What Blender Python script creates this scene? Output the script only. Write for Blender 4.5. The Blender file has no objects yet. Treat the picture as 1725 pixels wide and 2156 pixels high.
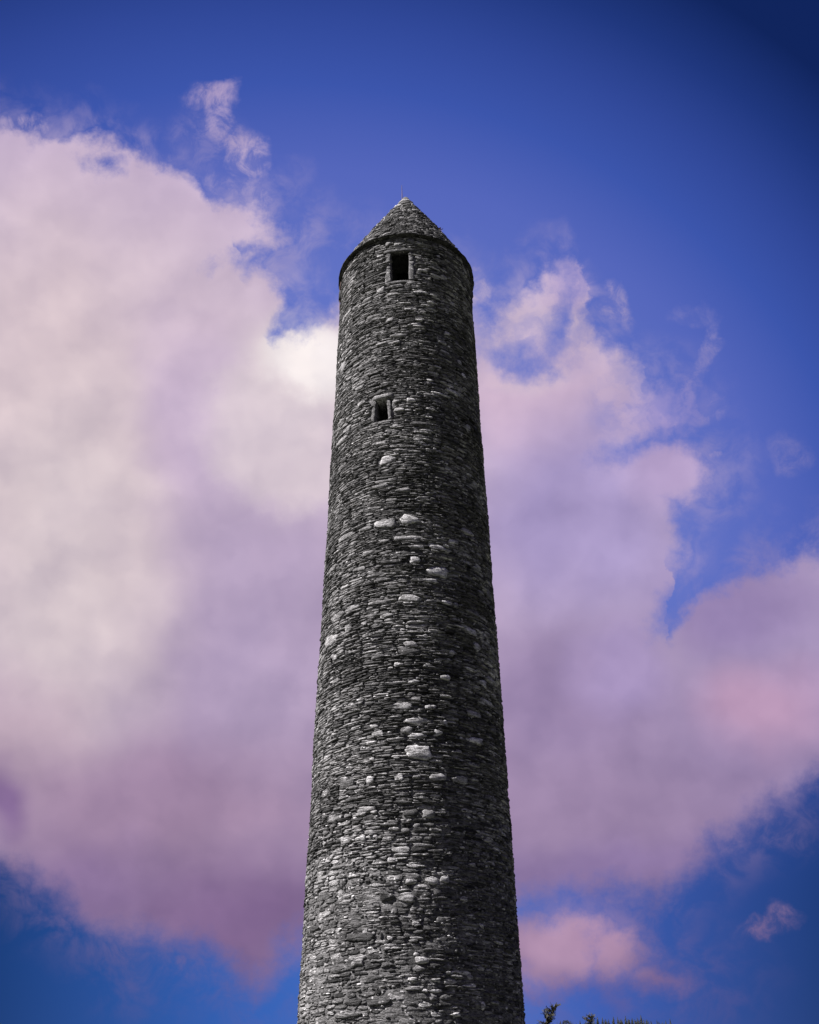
import bpy, math, random
import numpy as np
from mathutils import Matrix, Vector
rng = np.random.default_rng(7)
random.seed(7)
scene = bpy.context.scene
COL = scene.collection

# ------------------------------------------------------------------ camera
PITCH, YAW, ROLL = math.radians(32), math.radians(0.12), math.radians(0.45)
fw = Vector((math.sin(YAW)*math.cos(PITCH), math.cos(YAW)*math.cos(PITCH), math.sin(PITCH)))
r0 = Vector((math.cos(YAW), -math.sin(YAW), 0))
u0 = r0.cross(fw)
up = u0*math.cos(ROLL) + r0*math.sin(ROLL)
rt = r0*math.cos(ROLL) - u0*math.sin(ROLL)
cd = bpy.data.cameras.new('camera'); cam = bpy.data.objects.new('camera', cd); COL.objects.link(cam)
cd.sensor_fit = 'HORIZONTAL'; cd.sensor_width = 36.0; cd.lens = 3100/2500*36
cd.clip_start = 0.1; cd.clip_end = 6000
m = Matrix((rt, up, -fw)).transposed().to_4x4(); m.translation = (0, 0, 1.6)
cam.matrix_world = m
scene.camera = cam

# ------------------------------------------------------------------ view
vs = scene.view_settings
scene.display_settings.display_device = 'sRGB'
vs.view_transform = 'Standard'; vs.look = 'None'; vs.exposure = 1.35; vs.gamma = 1; vs.use_curve_mapping = False

# ------------------------------------------------------------------ sun
SUN_EL, SUN_AZ = math.radians(50), math.radians(-20)   # azimuth: 0 = exactly west (-x), minus = towards the viewer's side
sd = Vector((-math.cos(SUN_EL)*math.cos(SUN_AZ), math.cos(SUN_EL)*math.sin(SUN_AZ), math.sin(SUN_EL)))
sl = bpy.data.lights.new('sun', 'SUN'); so = bpy.data.objects.new('sun', sl); COL.objects.link(so)
sl.energy = 5.0; sl.angle = math.radians(0.5); sl.color = (1.0, 0.975, 0.95)
so.rotation_euler = sd.to_track_quat('Z', 'Y').to_euler(); so.location = (-20, -5, 40)

# ------------------------------------------------------------------ node helpers
class NT:
    def __init__(s, tree):
        s.t = tree; s.n = tree.nodes; s.l = tree.links; s.n.clear()
    def put(s, sock, v):
        if isinstance(v, bpy.types.NodeSocket): s.l.new(v, sock)
        elif v is not None: sock.default_value = v
    def m(s, op, a, b=None, c=None, clamp=False):
        n = s.n.new('ShaderNodeMath'); n.operation = op; n.use_clamp = clamp
        s.put(n.inputs[0], a); s.put(n.inputs[1], b)
        if c is not None: s.put(n.inputs[2], c)
        return n.outputs[0]
    def v(s, op, a, b=None, c=None):
        n = s.n.new('ShaderNodeVectorMath'); n.operation = op
        s.put(n.inputs[0], a)
        if op == 'SCALE': s.put(n.inputs['Scale'], b)
        else:
            s.put(n.inputs[1], b)
            if c is not None: s.put(n.inputs[2], c)
        return n.outputs['Value'] if op in ('DOT_PRODUCT', 'LENGTH', 'DISTANCE') else n.outputs['Vector']
    def noise(s, vec, scale, detail=4, rough=.55, dist=0, lac=2.0, color=False):
        n = s.n.new('ShaderNodeTexNoise'); s.put(n.inputs['Vector'], vec)
        n.inputs['Scale'].default_value = scale; n.inputs['Detail'].default_value = detail
        n.inputs['Roughness'].default_value = rough; n.inputs['Distortion'].default_value = dist
        n.inputs['Lacunarity'].default_value = lac
        return n.outputs['Color'] if color else n.outputs['Fac']
    def ss(s, v, a, b, lo=0.0, hi=1.0, kind='SMOOTHSTEP'):
        n = s.n.new('ShaderNodeMapRange'); n.interpolation_type = kind; n.clamp = True
        s.put(n.inputs[0], v); s.put(n.inputs[1], a); s.put(n.inputs[2], b); s.put(n.inputs[3], lo); s.put(n.inputs[4], hi)
        return n.outputs[0]
    def mix(s, f, a, b, mode='MIX'):
        n = s.n.new('ShaderNodeMix'); n.data_type = 'RGBA'; n.blend_type = mode
        s.put(n.inputs[0], f); s.put(n.inputs[6], a); s.put(n.inputs[7], b)
        return n.outputs[2]
    def comb(s, x, y, z=0.0):
        n = s.n.new('ShaderNodeCombineXYZ'); s.put(n.inputs[0], x); s.put(n.inputs[1], y); s.put(n.inputs[2], z)
        return n.outputs[0]
    def curve(s, x, pts, lo, hi):
        """x already in 0..1; pts (x, y) in 0..1 -> value lo..hi"""
        n = s.n.new('ShaderNodeFloatCurve'); s.put(n.inputs['Value'], x)
        c = n.mapping.curves[0]
        c.points[0].location = pts[0]; c.points[1].location = pts[-1]
        for p in pts[1:-1]: c.points.new(*p)
        for p in c.points: p.handle_type = 'VECTOR'
        n.mapping.update()
        return s.m('MULTIPLY_ADD', n.outputs[0], hi-lo, lo)
def S(r, g, b):
    f = lambda c: (c/255/12.92 if c/255 <= .04045 else ((c/255+.055)/1.055)**2.4)
    return (f(r), f(g), f(b), 1.0)

# ------------------------------------------------------------------ sky (world): clear blue + lit mauve cumulus, all by direction
W = bpy.data.worlds.new('World'); scene.world = W; W.use_nodes = True
N = NT(W.node_tree)
out = N.n.new('ShaderNodeOutputWorld'); bg = N.n.new('ShaderNodeBackground'); bg.inputs['Strength'].default_value = 0.1
N.l.new(bg.outputs[0], out.inputs[0])
tc = N.n.new('ShaderNodeTexCoord'); D = tc.outputs['Generated']
sky = N.n.new('ShaderNodeTexSky'); sky.sky_type = 'NISHITA'; sky.sun_disc = False
sky.sun_elevation = SUN_EL; sky.sun_rotation = math.atan2(sd.x, sd.y)
sky.altitude = 100; sky.air_density = 1.0; sky.dust_density = 0.3; sky.ozone_density = 3.0
# plane coordinates around the direction of the tower top (gnomonic chart of the sky)
K = 2139.0
df = N.v('DOT_PRODUCT', D, tuple(fw)); dfc = N.m('MAXIMUM', df, 0.25)
X0 = N.m('MULTIPLY_ADD', N.m('DIVIDE', N.v('DOT_PRODUCT', D, tuple(rt)), dfc), K, 862.5)
Y0 = N.m('MULTIPLY_ADD', N.m('DIVIDE', N.v('DOT_PRODUCT', D, tuple(up)), dfc), -K, 1078.0)
P0 = N.comb(X0, Y0)
# billowing: displace the chart with turbulence
w1 = N.v('MULTIPLY', N.v('SUBTRACT', N.noise(P0, 1/210, 2, .5, color=True), (.5, .5, .5)), (110, 110, 0))
w2 = N.v('MULTIPLY', N.v('SUBTRACT', N.noise(P0, 1/62, 5, .62, color=True), (.5, .5, .5)), (70, 70, 0))
P = N.v('ADD', N.v('ADD', P0, w1), w2)
PS = N.v('ADD', P0, N.v('SCALE', w1, 1.3))
sx = N.n.new('ShaderNodeSeparateXYZ'); N.l.new(P, sx.inputs[0]); X, Y = sx.outputs[0], sx.outputs[1]
sx2 = N.n.new('ShaderNodeSeparateXYZ'); N.l.new(PS, sx2.inputs[0]); XB, YB = sx2.outputs[0], sx2.outputs[1]
def lobe(Pn, cx, cy, rx, ry, amp=None, rot=0.0):
    if rot:
        c, s_ = math.cos(math.radians(rot)), math.sin(math.radians(rot))
        q = N.v('SUBTRACT', Pn, (cx, cy, 0))
        a = N.v('DOT_PRODUCT', q, (c/rx, s_/rx, 0)); b = N.v('DOT_PRODUCT', q, (-s_/ry, c/ry, 0))
        l = N.v('LENGTH', N.comb(a, b))
    else:
        l = N.v('LENGTH', N.v('MULTIPLY_ADD', Pn, (1/rx, 1/ry, 0), (-cx/rx, -cy/ry, 0)))
    r = amp if amp is not None else min(rx, ry)
    return N.m('MULTIPLY_ADD', l, -r, r)
XL, XH, YL, YH = -1000.0, 2700.0, 100.0, 2300.0
def cpts(p): return [((x-XL)/(XH-XL), (y-YL)/(YH-YL)) for x, y in p]
top = [(-1000, 520), (-500, 330), (0, 262), (60, 285), (130, 300), (200, 290), (265, 315), (330, 350), (400, 392), (440, 425), (475, 470), (500, 560), (520, 650), (565, 738), (600, 722), (640, 705),
       (680, 690), (720, 668), (860, 625), (985, 600), (1040, 640), (1100, 612), (1170, 560), (1215, 560), (1250, 660), (1290, 735), (1340, 765), (1370, 860), (1395, 1100),
       (1412, 1345), (1450, 1290), (1495, 1225), (1560, 1200), (1650, 1185), (1725, 1165), (2100, 1050), (2700, 1200)]
bot = [(-1000, 1700), (0, 1805), (60, 1840), (130, 1880), (180, 1945), (260, 1975), (340, 1990), (420, 1985), (490, 2040), (550, 2075), (610, 2010), (700, 1960), (900, 1900),
       (1100, 1870), (1180, 1870), (1260, 1880), (1340, 1905), (1400, 1910), (1440, 1860), (1480, 1800), (1560, 1740), (1640, 1680), (1725, 1630), (2200, 1450), (2700, 1600)]
T = N.curve(N.ss(X, XL, XH, kind='LINEAR'), cpts(top), YL, YH)
B = N.curve(N.ss(XB, XL, XH, kind='LINEAR'), cpts(bot), YL, YH)
s_top = N.m('SUBTRACT', Y, T)
s_bot = N.m('MULTIPLY', N.m('SUBTRACT', B, YB), 0.6)
s = N.m('MINIMUM', s_top, s_bot)
for a in [(492, 474, 96, 42, 6), (505, 640, 86, 112, 0), (1388, 1005, 98, 74, -8), (1340, 1115, 88, 140, 12), (1350, 1290, 36, 34, 0), (1345, 850, 80, 60, 20), (1170, 1995, 130, 78, 0), (1300, 2012, 85, 50, 0), (1390, 2062, 52, 26, 0), (1120, 1975, 80, 60, 0)]:
    s = N.m('MAXIMUM', s, lobe(P, *a[:4], rot=a[4]))
# clear gaps
for a in [(545, 538, 50, 17, -8), (1085, 748, 52, 18, 15), (1360, 925, 60, 16, -22), (208, 340, 26, 14, 0), (1175, 670, 16, 50, 20), (1020, 650, 22, 30, 0), (1425, 1265, 26, 60, 28), (1545, 1800, 70, 40, 0), (1275, 690, 30, 40, -30)]:
    s = N.m('MINIMUM', s, N.m('MULTIPLY', lobe(P, *a[:4], rot=a[4]), -1.0))
edge = N.noise(P0, 1/42, 6, .66)
soft = N.ss(Y0, 500, 1800, 28, 40, 'LINEAR')
sn = N.m('ADD', s, N.m('MULTIPLY', N.m('SUBTRACT', edge, .5), 62))
dens = N.ss(sn, N.m('MULTIPLY', soft, -1), N.m('MULTIPLY', soft, 1.0))
thin = N.m('MULTIPLY', N.ss(lobe(P, 1150, 650, 230, 150, amp=1.0, rot=-20), -.2, .6), N.ss(N.noise(P, 1/95, 5, .6), .40, .64, .42, 0))
thin2 = N.m('MULTIPLY', N.ss(lobe(P, 1370, 840, 150, 110, amp=1.0), -.2, .6), N.ss(N.noise(P, 1/85, 5, .6), .42, .64, .40, 0))
dens = N.m('MULTIPLY', dens, N.m('SUBTRACT', 1.0, N.m('MAXIMUM', thin, thin2)))
# thin wisps
wn = N.ss(N.noise(P0, 1/55, 7, .68, dist=.6), .36, .66)
wis = None
for cx, cy, rx, ry, rot, op in [(445, 205, 62, 30, -10, .75), (470, 262, 38, 62, -25, .6), (520, 320, 36, 60, -15, .7), (490, 390, 60, 50, 0, .4), (440, 300, 90, 90, 0, .2),
                           (545, 430, 50, 30, 0, .5), (1300, 645, 26, 46, -35, .45), (1450, 655, 48, 22, 0, .14), (1475, 745, 22, 90, 10, .34), (1480, 860, 50, 40, 0, .42), (1430, 830, 50, 70, 20, .45),
                           (1655, 970, 60, 44, 30, .24), (1622, 1962, 70, 30, -15, .75), (1640, 1945, 34, 36, 0, .7), (1520, 980, 22, 12, 0, .45), (1500, 1750, 130, 70, -20, .45), (40, 262, 90, 36, 15, .6),
                           (1010, 590, 40, 50, 0, .5), (380, 2035, 22, 50, 0, .35), (1460, 1120, 60, 90, 0, .12), (620, 380, 50, 60, 0, .1), (250, 1995, 80, 46, 0, .3), (1650, 1740, 100, 60, 0, .25)]:
    l = lobe(P, cx, cy, rx, ry, amp=1.0, rot=rot)
    l = N.m('MULTIPLY', N.ss(l, -.25, .6), op)
    wis = l if wis is None else N.m('MAXIMUM', wis, l)
wis = N.m('MULTIPLY', wis, N.m('MULTIPLY_ADD', wn, .95, .16))
veil = N.m('MULTIPLY', N.ss(s, -130, 40), N.m('MULTIPLY', N.ss(N.noise(P0, 1/85, 5, .6, dist=.4), .38, .7), .55))
alpha = N.m('MAXIMUM', N.m('MAXIMUM', dens, wis), veil)
# the rest of the sky, away from the chart: patchy cumulus of the same kind
far = N.ss(N.noise(D, 2.2, 6, .55), .52, .64)
front = N.ss(df, .45, .66)
alpha = N.m('ADD', N.m('MULTIPLY', alpha, front), N.m('MULTIPLY', far, N.m('SUBTRACT', 1.0, front)))
# cloud colour: whiter where thick and sunlit, mauve in the shaded bellies
yr = N.n.new('ShaderNodeValToRGB'); N.l.new(N.ss(Y0, 200, 2156, kind='LINEAR'), yr.inputs[0])
cr = yr.color_ramp
stops = [(0.0, S(190, 172, 205)), (.2, S(200, 184, 204)), (.42, S(188, 172, 196)), (.62, S(174, 157, 186)), (.78, S(158, 138, 168)), (.92, S(132, 112, 150)), (1, S(118, 98, 140))]
while len(cr.elements) < len(stops): cr.elements.new(.5)
for e, (p, c) in zip(cr.elements, stops): e.position = p; e.color = c
cc = yr.outputs[0]
xg = N.ss(X0, 850, 1750)
cc = N.mix(1.0, cc, N.comb(N.m('MULTIPLY_ADD', xg, -.17, 1), N.m('MULTIPLY_ADD', xg, -.17, 1), N.m('MULTIPLY_ADD', xg, -.05, 1)), 'MULTIPLY')
PC = N.v('ADD', P0, N.v('SCALE', w1, 1.5))
for cx, cy, rx, ry, c, a in [(60, 900, 420, 560, S(213, 197, 202), .95), (130, 1180, 230, 420, S(210, 198, 202), .9), (560, 880, 190, 190, S(218, 206, 212), .9), (655, 770, 150, 95, S(238, 230, 226), 1.0),
                             (700, 745, 60, 50, S(252, 250, 250), .9), (400, 900, 100, 240, S(190, 171, 202), .6), (540, 1300, 170, 420, S(174, 158, 188), .7), (1420, 850, 120, 90, S(152, 142, 206), .6), (1130, 850, 190, 130, S(208, 184, 204), .85), (1105, 785, 75, 32, S(214, 196, 205), .45),
                             (1230, 1080, 250, 240, S(164, 152, 198), .85), (1200, 590, 90, 60, S(190, 168, 205), .6), (1410, 980, 90, 90, S(182, 162, 204), .7), (1170, 1480, 220, 160, S(148, 130, 168), .8), (1600, 1490, 140, 100, S(184, 152, 182), .9), (1560, 1260, 170, 110, S(146, 128, 178), .6),
                             (1310, 1400, 90, 90, S(168, 152, 196), .7), (1150, 1690, 260, 120, S(156, 136, 170), .6), (1230, 1830, 300, 80, S(132, 114, 158), .8), (40, 1560, 170, 160, S(188, 168, 182), .8), (330, 1700, 350, 150, S(158, 134, 162), .85), (500, 1930, 230, 120, S(126, 102, 142), .9), (170, 1850, 180, 90, S(132, 110, 152), .7),
                             (1190, 1975, 150, 75, S(184, 152, 180), .95), (1310, 2000, 90, 60, S(178, 146, 176), .9), (10, 1680, 70, 70, S(118, 92, 142), .8)]:
    g = N.ss(lobe(PC, cx, cy, rx, ry, amp=1.0), -.45, .75)
    cc = N.mix(N.m('MULTIPLY', g, a), cc, c)
lump = N.ss(lobe(P, 640, 895, 220, 185, amp=1.0), -.14, .30)
cc = N.mix(N.m('MULTIPLY', lump, .65), cc, S(222, 210, 214))
cc = N.mix(N.m('MULTIPLY', N.ss(lobe(P, 655, 775, 150, 80, amp=1.0), -.1, .6), .8), cc, S(246, 241, 238))
cc = N.mix(N.m('MULTIPLY', N.ss(lobe(P, 1385, 1010, 110, 88, amp=1.0), -.05, .4), .35), cc, S(190, 172, 208))
PW = N.v('ADD', P0, N.v('SCALE', w2, .8))
emb = N.m('SUBTRACT', N.noise(PW, 1/210, 3, .5), N.noise(N.v('ADD', PW, (-36, -48, 0)), 1/210, 3, .5))
emb = N.m('MULTIPLY_ADD', emb, -.60, 1.0)
cc = N.mix(1.0, cc, N.comb(emb, emb, N.m('MULTIPLY_ADD', N.m('SUBTRACT', emb, 1.0), .75, 1.0)), 'MULTIPLY')
lum = N.noise(N.v('ADD', P0, N.v('SCALE', w2, .6)), 1/190, 3, .5)
cc = N.mix(1.0, cc, N.comb(*[N.ss(lum, .25, .75, a_, b_, 'LINEAR') for a_, b_ in ((.95, 1.10), (.915, 1.065), (.945, 1.08))]), 'MULTIPLY')
# clear sky
pol = N.v('LENGTH', N.v('MULTIPLY_ADD', P0, (1/1700, 1/1500, 0), (-840/1700, -1250/1500, 0)))
pol = N.m('MULTIPLY_ADD', N.m('SUBTRACT', X0, 862), 0.00012, pol)
sr = N.n.new('ShaderNodeValToRGB'); N.l.new(pol, sr.inputs[0])
st2 = [(0.0, S(106, 124, 206)), (.42, S(100, 117, 200)), (.58, S(86, 104, 190)), (.70, S(60, 86, 174)), (.80, S(48, 72, 154)), (.9, S(30, 54, 126)), (1, S(12, 34, 92))]
cr = sr.color_ramp
while len(cr.elements) < len(st2): cr.elements.new(.5)
for e, (p, c) in zip(cr.elements, st2): e.position = p; e.color = c
low = N.n.new('ShaderNodeValToRGB'); N.l.new(N.ss(N.v('DOT_PRODUCT', P0, (1, 0, 0)), -100, 1825, kind='LINEAR'), low.inputs[0])
cr = low.color_ramp
st3 = [(0.0, S(0, 46, 106)), (.33, S(48, 96, 182)), (.55, S(80, 114, 198)), (.7, S(60, 92, 178)), (1, S(0, 44, 104))]
while len(cr.elements) < len(st3): cr.elements.new(.5)
for e, (p, c) in zip(cr.elements, st3): e.position = p; e.color = c
clear = N.mix(N.ss(Y0, 1150, 1950), sr.outputs[0], low.outputs[0])
base = N.mix(1.0, N.v('SCALE', clear, 3.75), N.v('MULTIPLY', sky.outputs[0], (.011, .010, .012)), 'ADD')
col = N.mix(alpha, base, N.v('SCALE', cc, 3.9))
N.l.new(col, bg.inputs['Color'])
W.cycles.sampling_method = 'MANUAL'; W.cycles.sample_map_resolution = 256

# ------------------------------------------------------------------ helpers: objects, noise
def link(name, me, mat=None, parent=None, kind=None):
    o = bpy.data.objects.new(name, me); COL.objects.link(o)
    if mat is not None and me is not None: me.materials.append(mat)
    if parent is not None: o.parent = parent
    if kind: o['kind'] = kind
    return o
def tag(o, label, cat, group=None):
    o['label'] = label; o['category'] = cat
    if group: o['group'] = group
    return o
def mesh(name, V, F, tone=None, smooth=False):
    """V (n,3); F: list of arrays (k,3) or (k,4)"""
    me = bpy.data.meshes.new(name)
    V = np.asarray(V, np.float32)
    loops = np.concatenate([np.asarray(f, np.int32).ravel() for f in F])
    tot = np.concatenate([np.full(len(f), np.asarray(f).shape[1], np.int32) for f in F])
    start = np.concatenate([[0], np.cumsum(tot)[:-1]]).astype(np.int32)
    me.vertices.add(len(V)); me.vertices.foreach_set('co', V.ravel())
    me.loops.add(len(loops)); me.loops.foreach_set('vertex_index', loops)
    me.polygons.add(len(tot)); me.polygons.foreach_set('loop_start', start); me.polygons.foreach_set('loop_total', tot)
    if smooth: me.polygons.foreach_set('use_smooth', np.ones(len(tot), bool))
    if tone is not None:
        a = me.attributes.new('tone', 'FLOAT', 'POINT'); a.data.foreach_set('value', np.asarray(tone, np.float32))
    me.update(calc_edges=True); me.validate()
    return me
def _h(i, j, k, seed):
    n = (i*73856093) ^ (j*19349663) ^ (k*83492791) ^ (seed*2654435)
    n = (n & 0x7fffffff); n = (n ^ (n >> 13)) * 1274126177 & 0x7fffffff
    return ((n ^ (n >> 16)) & 0xffff) / 65535.0
def vnoise(P, seed=0):
    P = np.asarray(P, float); I = np.floor(P).astype(np.int64); f = P-I; f = f*f*(3-2*f); r = 0
    for a in (0, 1):
        for b in (0, 1):
            for c in (0, 1):
                w = (f[..., 0] if a else 1-f[..., 0])*(f[..., 1] if b else 1-f[..., 1])*(f[..., 2] if c else 1-f[..., 2])
                r = r + w*_h(I[..., 0]+a, I[..., 1]+b, I[..., 2]+c, seed)
    return r*2-1
def fbm(P, seed=0, oct=4):
    r = 0; a = .5; P = np.asarray(P, float)
    for o in range(oct): r = r+a*vnoise(P, seed+o); P = P*2.03; a *= .5
    return r

# ------------------------------------------------------------------ materials
def new_mat(name):
    mt = bpy.data.materials.new(name); mt.use_nodes = True; n = NT(mt.node_tree)
    o = n.n.new('ShaderNodeOutputMaterial'); b = n.n.new('ShaderNodeBsdfPrincipled'); n.l.new(b.outputs[0], o.inputs[0])
    return mt, n, b
def stone_mat(name, gain=1.0, mortar=False):
    mt, n, b = new_mat(name)
    t = n.n.new('ShaderNodeTexCoord').outputs['Object'] if mortar else n.n.new('ShaderNodeNewGeometry').outputs['Position']
    at = n.n.new('ShaderNodeAttribute'); at.attribute_name = 'tone'
    tone = at.outputs['Fac']
    grain = n.noise(t, 42, 5, .68)
    blot = n.noise(t, 9, 4, .6)
    big = n.noise(t, .55, 4, .6)
    g = n.m('MULTIPLY', n.ss(grain, .28, .72, .50, 1.55, 'LINEAR'), n.ss(blot, .3, .7, .62, 1.38, 'LINEAR'))
    g = n.m('MULTIPLY', g, n.ss(big, .3, .7, .66, 1.36, 'LINEAR'))
    v = n.m('MULTIPLY', tone, n.m('MULTIPLY', g, gain))
    # foliation of the schist: thin sheets parted by dark cracks
    lam = n.noise(n.v('ADD', n.v('MULTIPLY', t, (6, 6, 38)), n.v('SCALE', n.noise(t, 3, 2, color=True), 3.0)), 1.0, 4, .62)
    v = n.m('MULTIPLY', v, n.ss(lam, .36, .50, .30, 1.10))
    # black algae and moss film in patches
    alg = n.ss(n.noise(t, 3.2, 6, .66), .50, .66)
    v = n.m('MULTIPLY', v, n.m('MULTIPLY_ADD', alg, -.5, 1.0))
    # pale crustose lichen: irregular patches and small round dots
    lp = n.m('MULTIPLY', n.ss(n.noise(t, 15, 5, .62), .63, .69), n.ss(n.noise(t, 1.3, 2, .5), .44, .60))
    outd = n.ss(tone, .032, .05)
    lp = n.m('MULTIPLY', lp, outd)
    v = n.m('ADD', n.m('MULTIPLY', v, n.m('SUBTRACT', 1.0, lp)), n.m('MULTIPLY', lp, .27))
    vo = n.n.new('ShaderNodeTexVoronoi'); n.l.new(t, vo.inputs['Vector']); vo.inputs['Scale'].default_value = 9
    sp = n.m('MULTIPLY', n.ss(vo.outputs['Distance'], .16, .24, 1, 0), n.m('MULTIPLY', outd, n.ss(n.noise(t, 1.9, 3, .5), .50, .58)))
    v = n.m('ADD', n.m('MULTIPLY', v, n.m('SUBTRACT', 1.0, sp)), n.m('MULTIPLY', sp, .46))
    c = n.mix(blot, n.comb(1.0, .96, .965), n.comb(.99, .965, .99))
    n.l.new(n.mix(1.0, n.comb(v, v, v), c, 'MULTIPLY'), b.inputs['Base Color'])
    b.inputs['Roughness'].default_value = .93; b.inputs['Specular IOR Level'].default_value = .25
    hgt = n.m('ADD', n.m('ADD', n.m('MULTIPLY', grain, .45), n.m('MULTIPLY', blot, .55)), n.m('MULTIPLY', n.ss(lam, .3, .6), .5))
    bp = n.n.new('ShaderNodeBump'); bp.inputs['Strength'].default_value = 1.0; bp.inputs['Distance'].default_value = .05
    n.l.new(hgt, bp.inputs['Height']); n.l.new(bp.outputs[0], b.inputs['Normal'])
    return mt
M_STONE = stone_mat('mica_schist_rubble')
M_MORTAR = stone_mat('old_lime_mortar', 1.0, True)
def plain(name, col, rough=.6, metal=0, nz=6, amp=.3):
    mt, n, b = new_mat(name)
    t = n.n.new('ShaderNodeTexCoord').outputs['Object']
    k = n.ss(n.noise(t, nz, 4, .6), .3, .7, 1-amp, 1+amp, 'LINEAR')
    n.l.new(n.mix(1.0, tuple(col)+(1,), n.comb(k, k, k), 'MULTIPLY'), b.inputs['Base Color'])
    b.inputs['Roughness'].default_value = rough; b.inputs['Metallic'].default_value = metal
    return mt
M_DARK = plain('shade_dark_interior_plaster', (.035, .033, .032), .95)  # near-black colour stands in for the shade inside the tower
M_IRON = plain('rusted_iron', (.09, .05, .04), .75, .4)
M_GRASS = plain('meadow_grass', (.05, .055, .035), .9, 0, .7, .4)
M_HILL = plain('forest_floor', (.016, .02, .011), .95, 0, .05, .4)
M_NEEDLE = plain('dull_conifer_needles', (.050, .046, .030), .8, 0, .9, .5)
M_FARNEEDLE = plain('dark_spruce_needles', (.017, .020, .015), .85, 0, .15, .5)
M_BARK = plain('conifer_bark', (.07, .05, .04), .9, 0, 5, .4)
M_WEED = plain('reddish_wall_weed', (.22, .11, .07), .8, 0, 20, .4)

# ------------------------------------------------------------------ tower geometry in its own coordinates
Z_EAVE, Z_TIP = 26.28, 30.55
def Rw(z): return 2.55-0.43*z/27
RE = 2.225                       # eave radius
SLANT = math.hypot(Z_TIP-Z_EAVE, RE)
ca, sa = RE/SLANT, (Z_TIP-Z_EAVE)/SLANT      # cone: horizontal and vertical share of the slant
tower = bpy.data.objects.new('round_tower', None); COL.objects.link(tower); tower.location = (0, 25, 0)
tag(tower, 'tall tapering round tower of dark grey rubble stone with a conical stone cap', 'tower')

def cap_r(l): return np.maximum(RE*(1-l/SLANT)+.05*np.sin(np.pi*np.clip(l/SLANT, 0, 1)), .01)
def surf(kind, phi, l, d):
    """phi: angle (0 faces the viewer), l: height on the wall / slant length on the cap, d: depth out of the face"""
    if kind == 'wall':
        r = Rw(l)+d; return np.stack([r*np.sin(phi), -r*np.cos(phi), l+0*phi], -1)
    r = cap_r(l)+d*sa; z = Z_EAVE+l*sa+d*ca
    return np.stack([r*np.sin(phi), -r*np.cos(phi), z], -1)

# openings: (phi left, phi right, z0, z1) of the masonry hole; dressed stones narrow them
HOLES = [(-.262, .078, 24.28, 25.62), (-.452, -.205, 18.88, 19.70)]
def in_hole(phi, z, mx=0.0, mz=0.0):
    r = np.zeros(np.shape(phi), bool)
    for a, b, c, d in HOLES: r |= (phi > a-mx) & (phi < b+mx) & (z > c-mz) & (z < d+mz)
    return r

# --- mortar core: displaced shell with the two openings, thick walls and dark inside
def shell():
    na = 300
    ph = list(np.linspace(-math.pi, math.pi, na, endpoint=False))
    for h in HOLES:
        for e in h[:2]:
            i = int(np.argmin([abs(p-e) for p in ph])); ph[i] = e
    ph = np.array(sorted(ph))
    zs = np.concatenate([np.linspace(0, 3, 20, endpoint=False), np.arange(3, Z_EAVE-.03, .06), [Z_EAVE-.03]])
    for h in HOLES:
        for e in h[2:]: zs[np.argmin(abs(zs-e))] = e
    A, Zg = np.meshgrid(ph, zs)
    base = surf('wall', A, Zg, 0*A)
    q = base*np.array([1, 1, 2.2]); lowz = np.interp(Zg, [5, 10], [0, 1])
    d = .030*fbm(q*2.5, 3, 4)*(1.25-.45*lowz)+.020*fbm(q*12, 9, 2)-.002-.024*lowz
    near = in_hole(A, Zg, .02, .05); d = np.where(near, -.01, d)
    V = surf('wall', A, Zg, d).reshape(-1, 3); nz, n = A.shape
    idx = np.arange(nz*n).reshape(nz, n); nx = np.roll(idx, -1, 1)
    Fq = np.stack([idx[:-1], nx[:-1], nx[1:], idx[1:]], -1)
    mid = (A[:-1]+np.diff(np.concatenate([ph, [math.pi+1e-3]]))[None]/2); zc = (Zg[:-1]+Zg[1:])/2
    keep = ~in_hole(mid, zc)
    Fo = Fq[keep]
    # inner face 1 m inside
    Vi = V*1.0; rr = np.hypot(V[:, 0], V[:, 1]); Vi[:, 0] *= (rr-.95)/rr; Vi[:, 1] *= (rr-.95)/rr
    Fi = Fo[:, ::-1]+len(V)
    Fs = [Fo, Fi]
    # reveals
    rev = []
    H = ~keep
    for j in range(nz-1):
        for i in range(n):
            if not H[j, i]: continue
            a, b_, c, d_ = Fq[j, i]
            if keep[j, (i-1) % n]: rev.append((a, d_, d_+len(V), a+len(V)))
            if keep[j, (i+1) % n]: rev.append((c, b_, b_+len(V), c+len(V)))
            if keep[j-1, i]: rev.append((b_, a, a+len(V), b_+len(V)))
            if keep[j+1, i]: rev.append((d_, c, c+len(V), d_+len(V)))
    Fs.append(np.array(rev))
    Vall = np.concatenate([V, Vi]); to = .13+.06*fbm(V*3, 5, 2); to = np.where(in_hole(A, Zg, .002, .004).ravel(), .03, to); tone = np.concatenate([to, np.full(len(V), .03)])  # reveals and inner face coloured near-black: unlit depth put into the tone
    return mesh('wall', Vall, Fs, tone)
wall = link('wall', shell(), M_MORTAR, tower)

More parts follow.
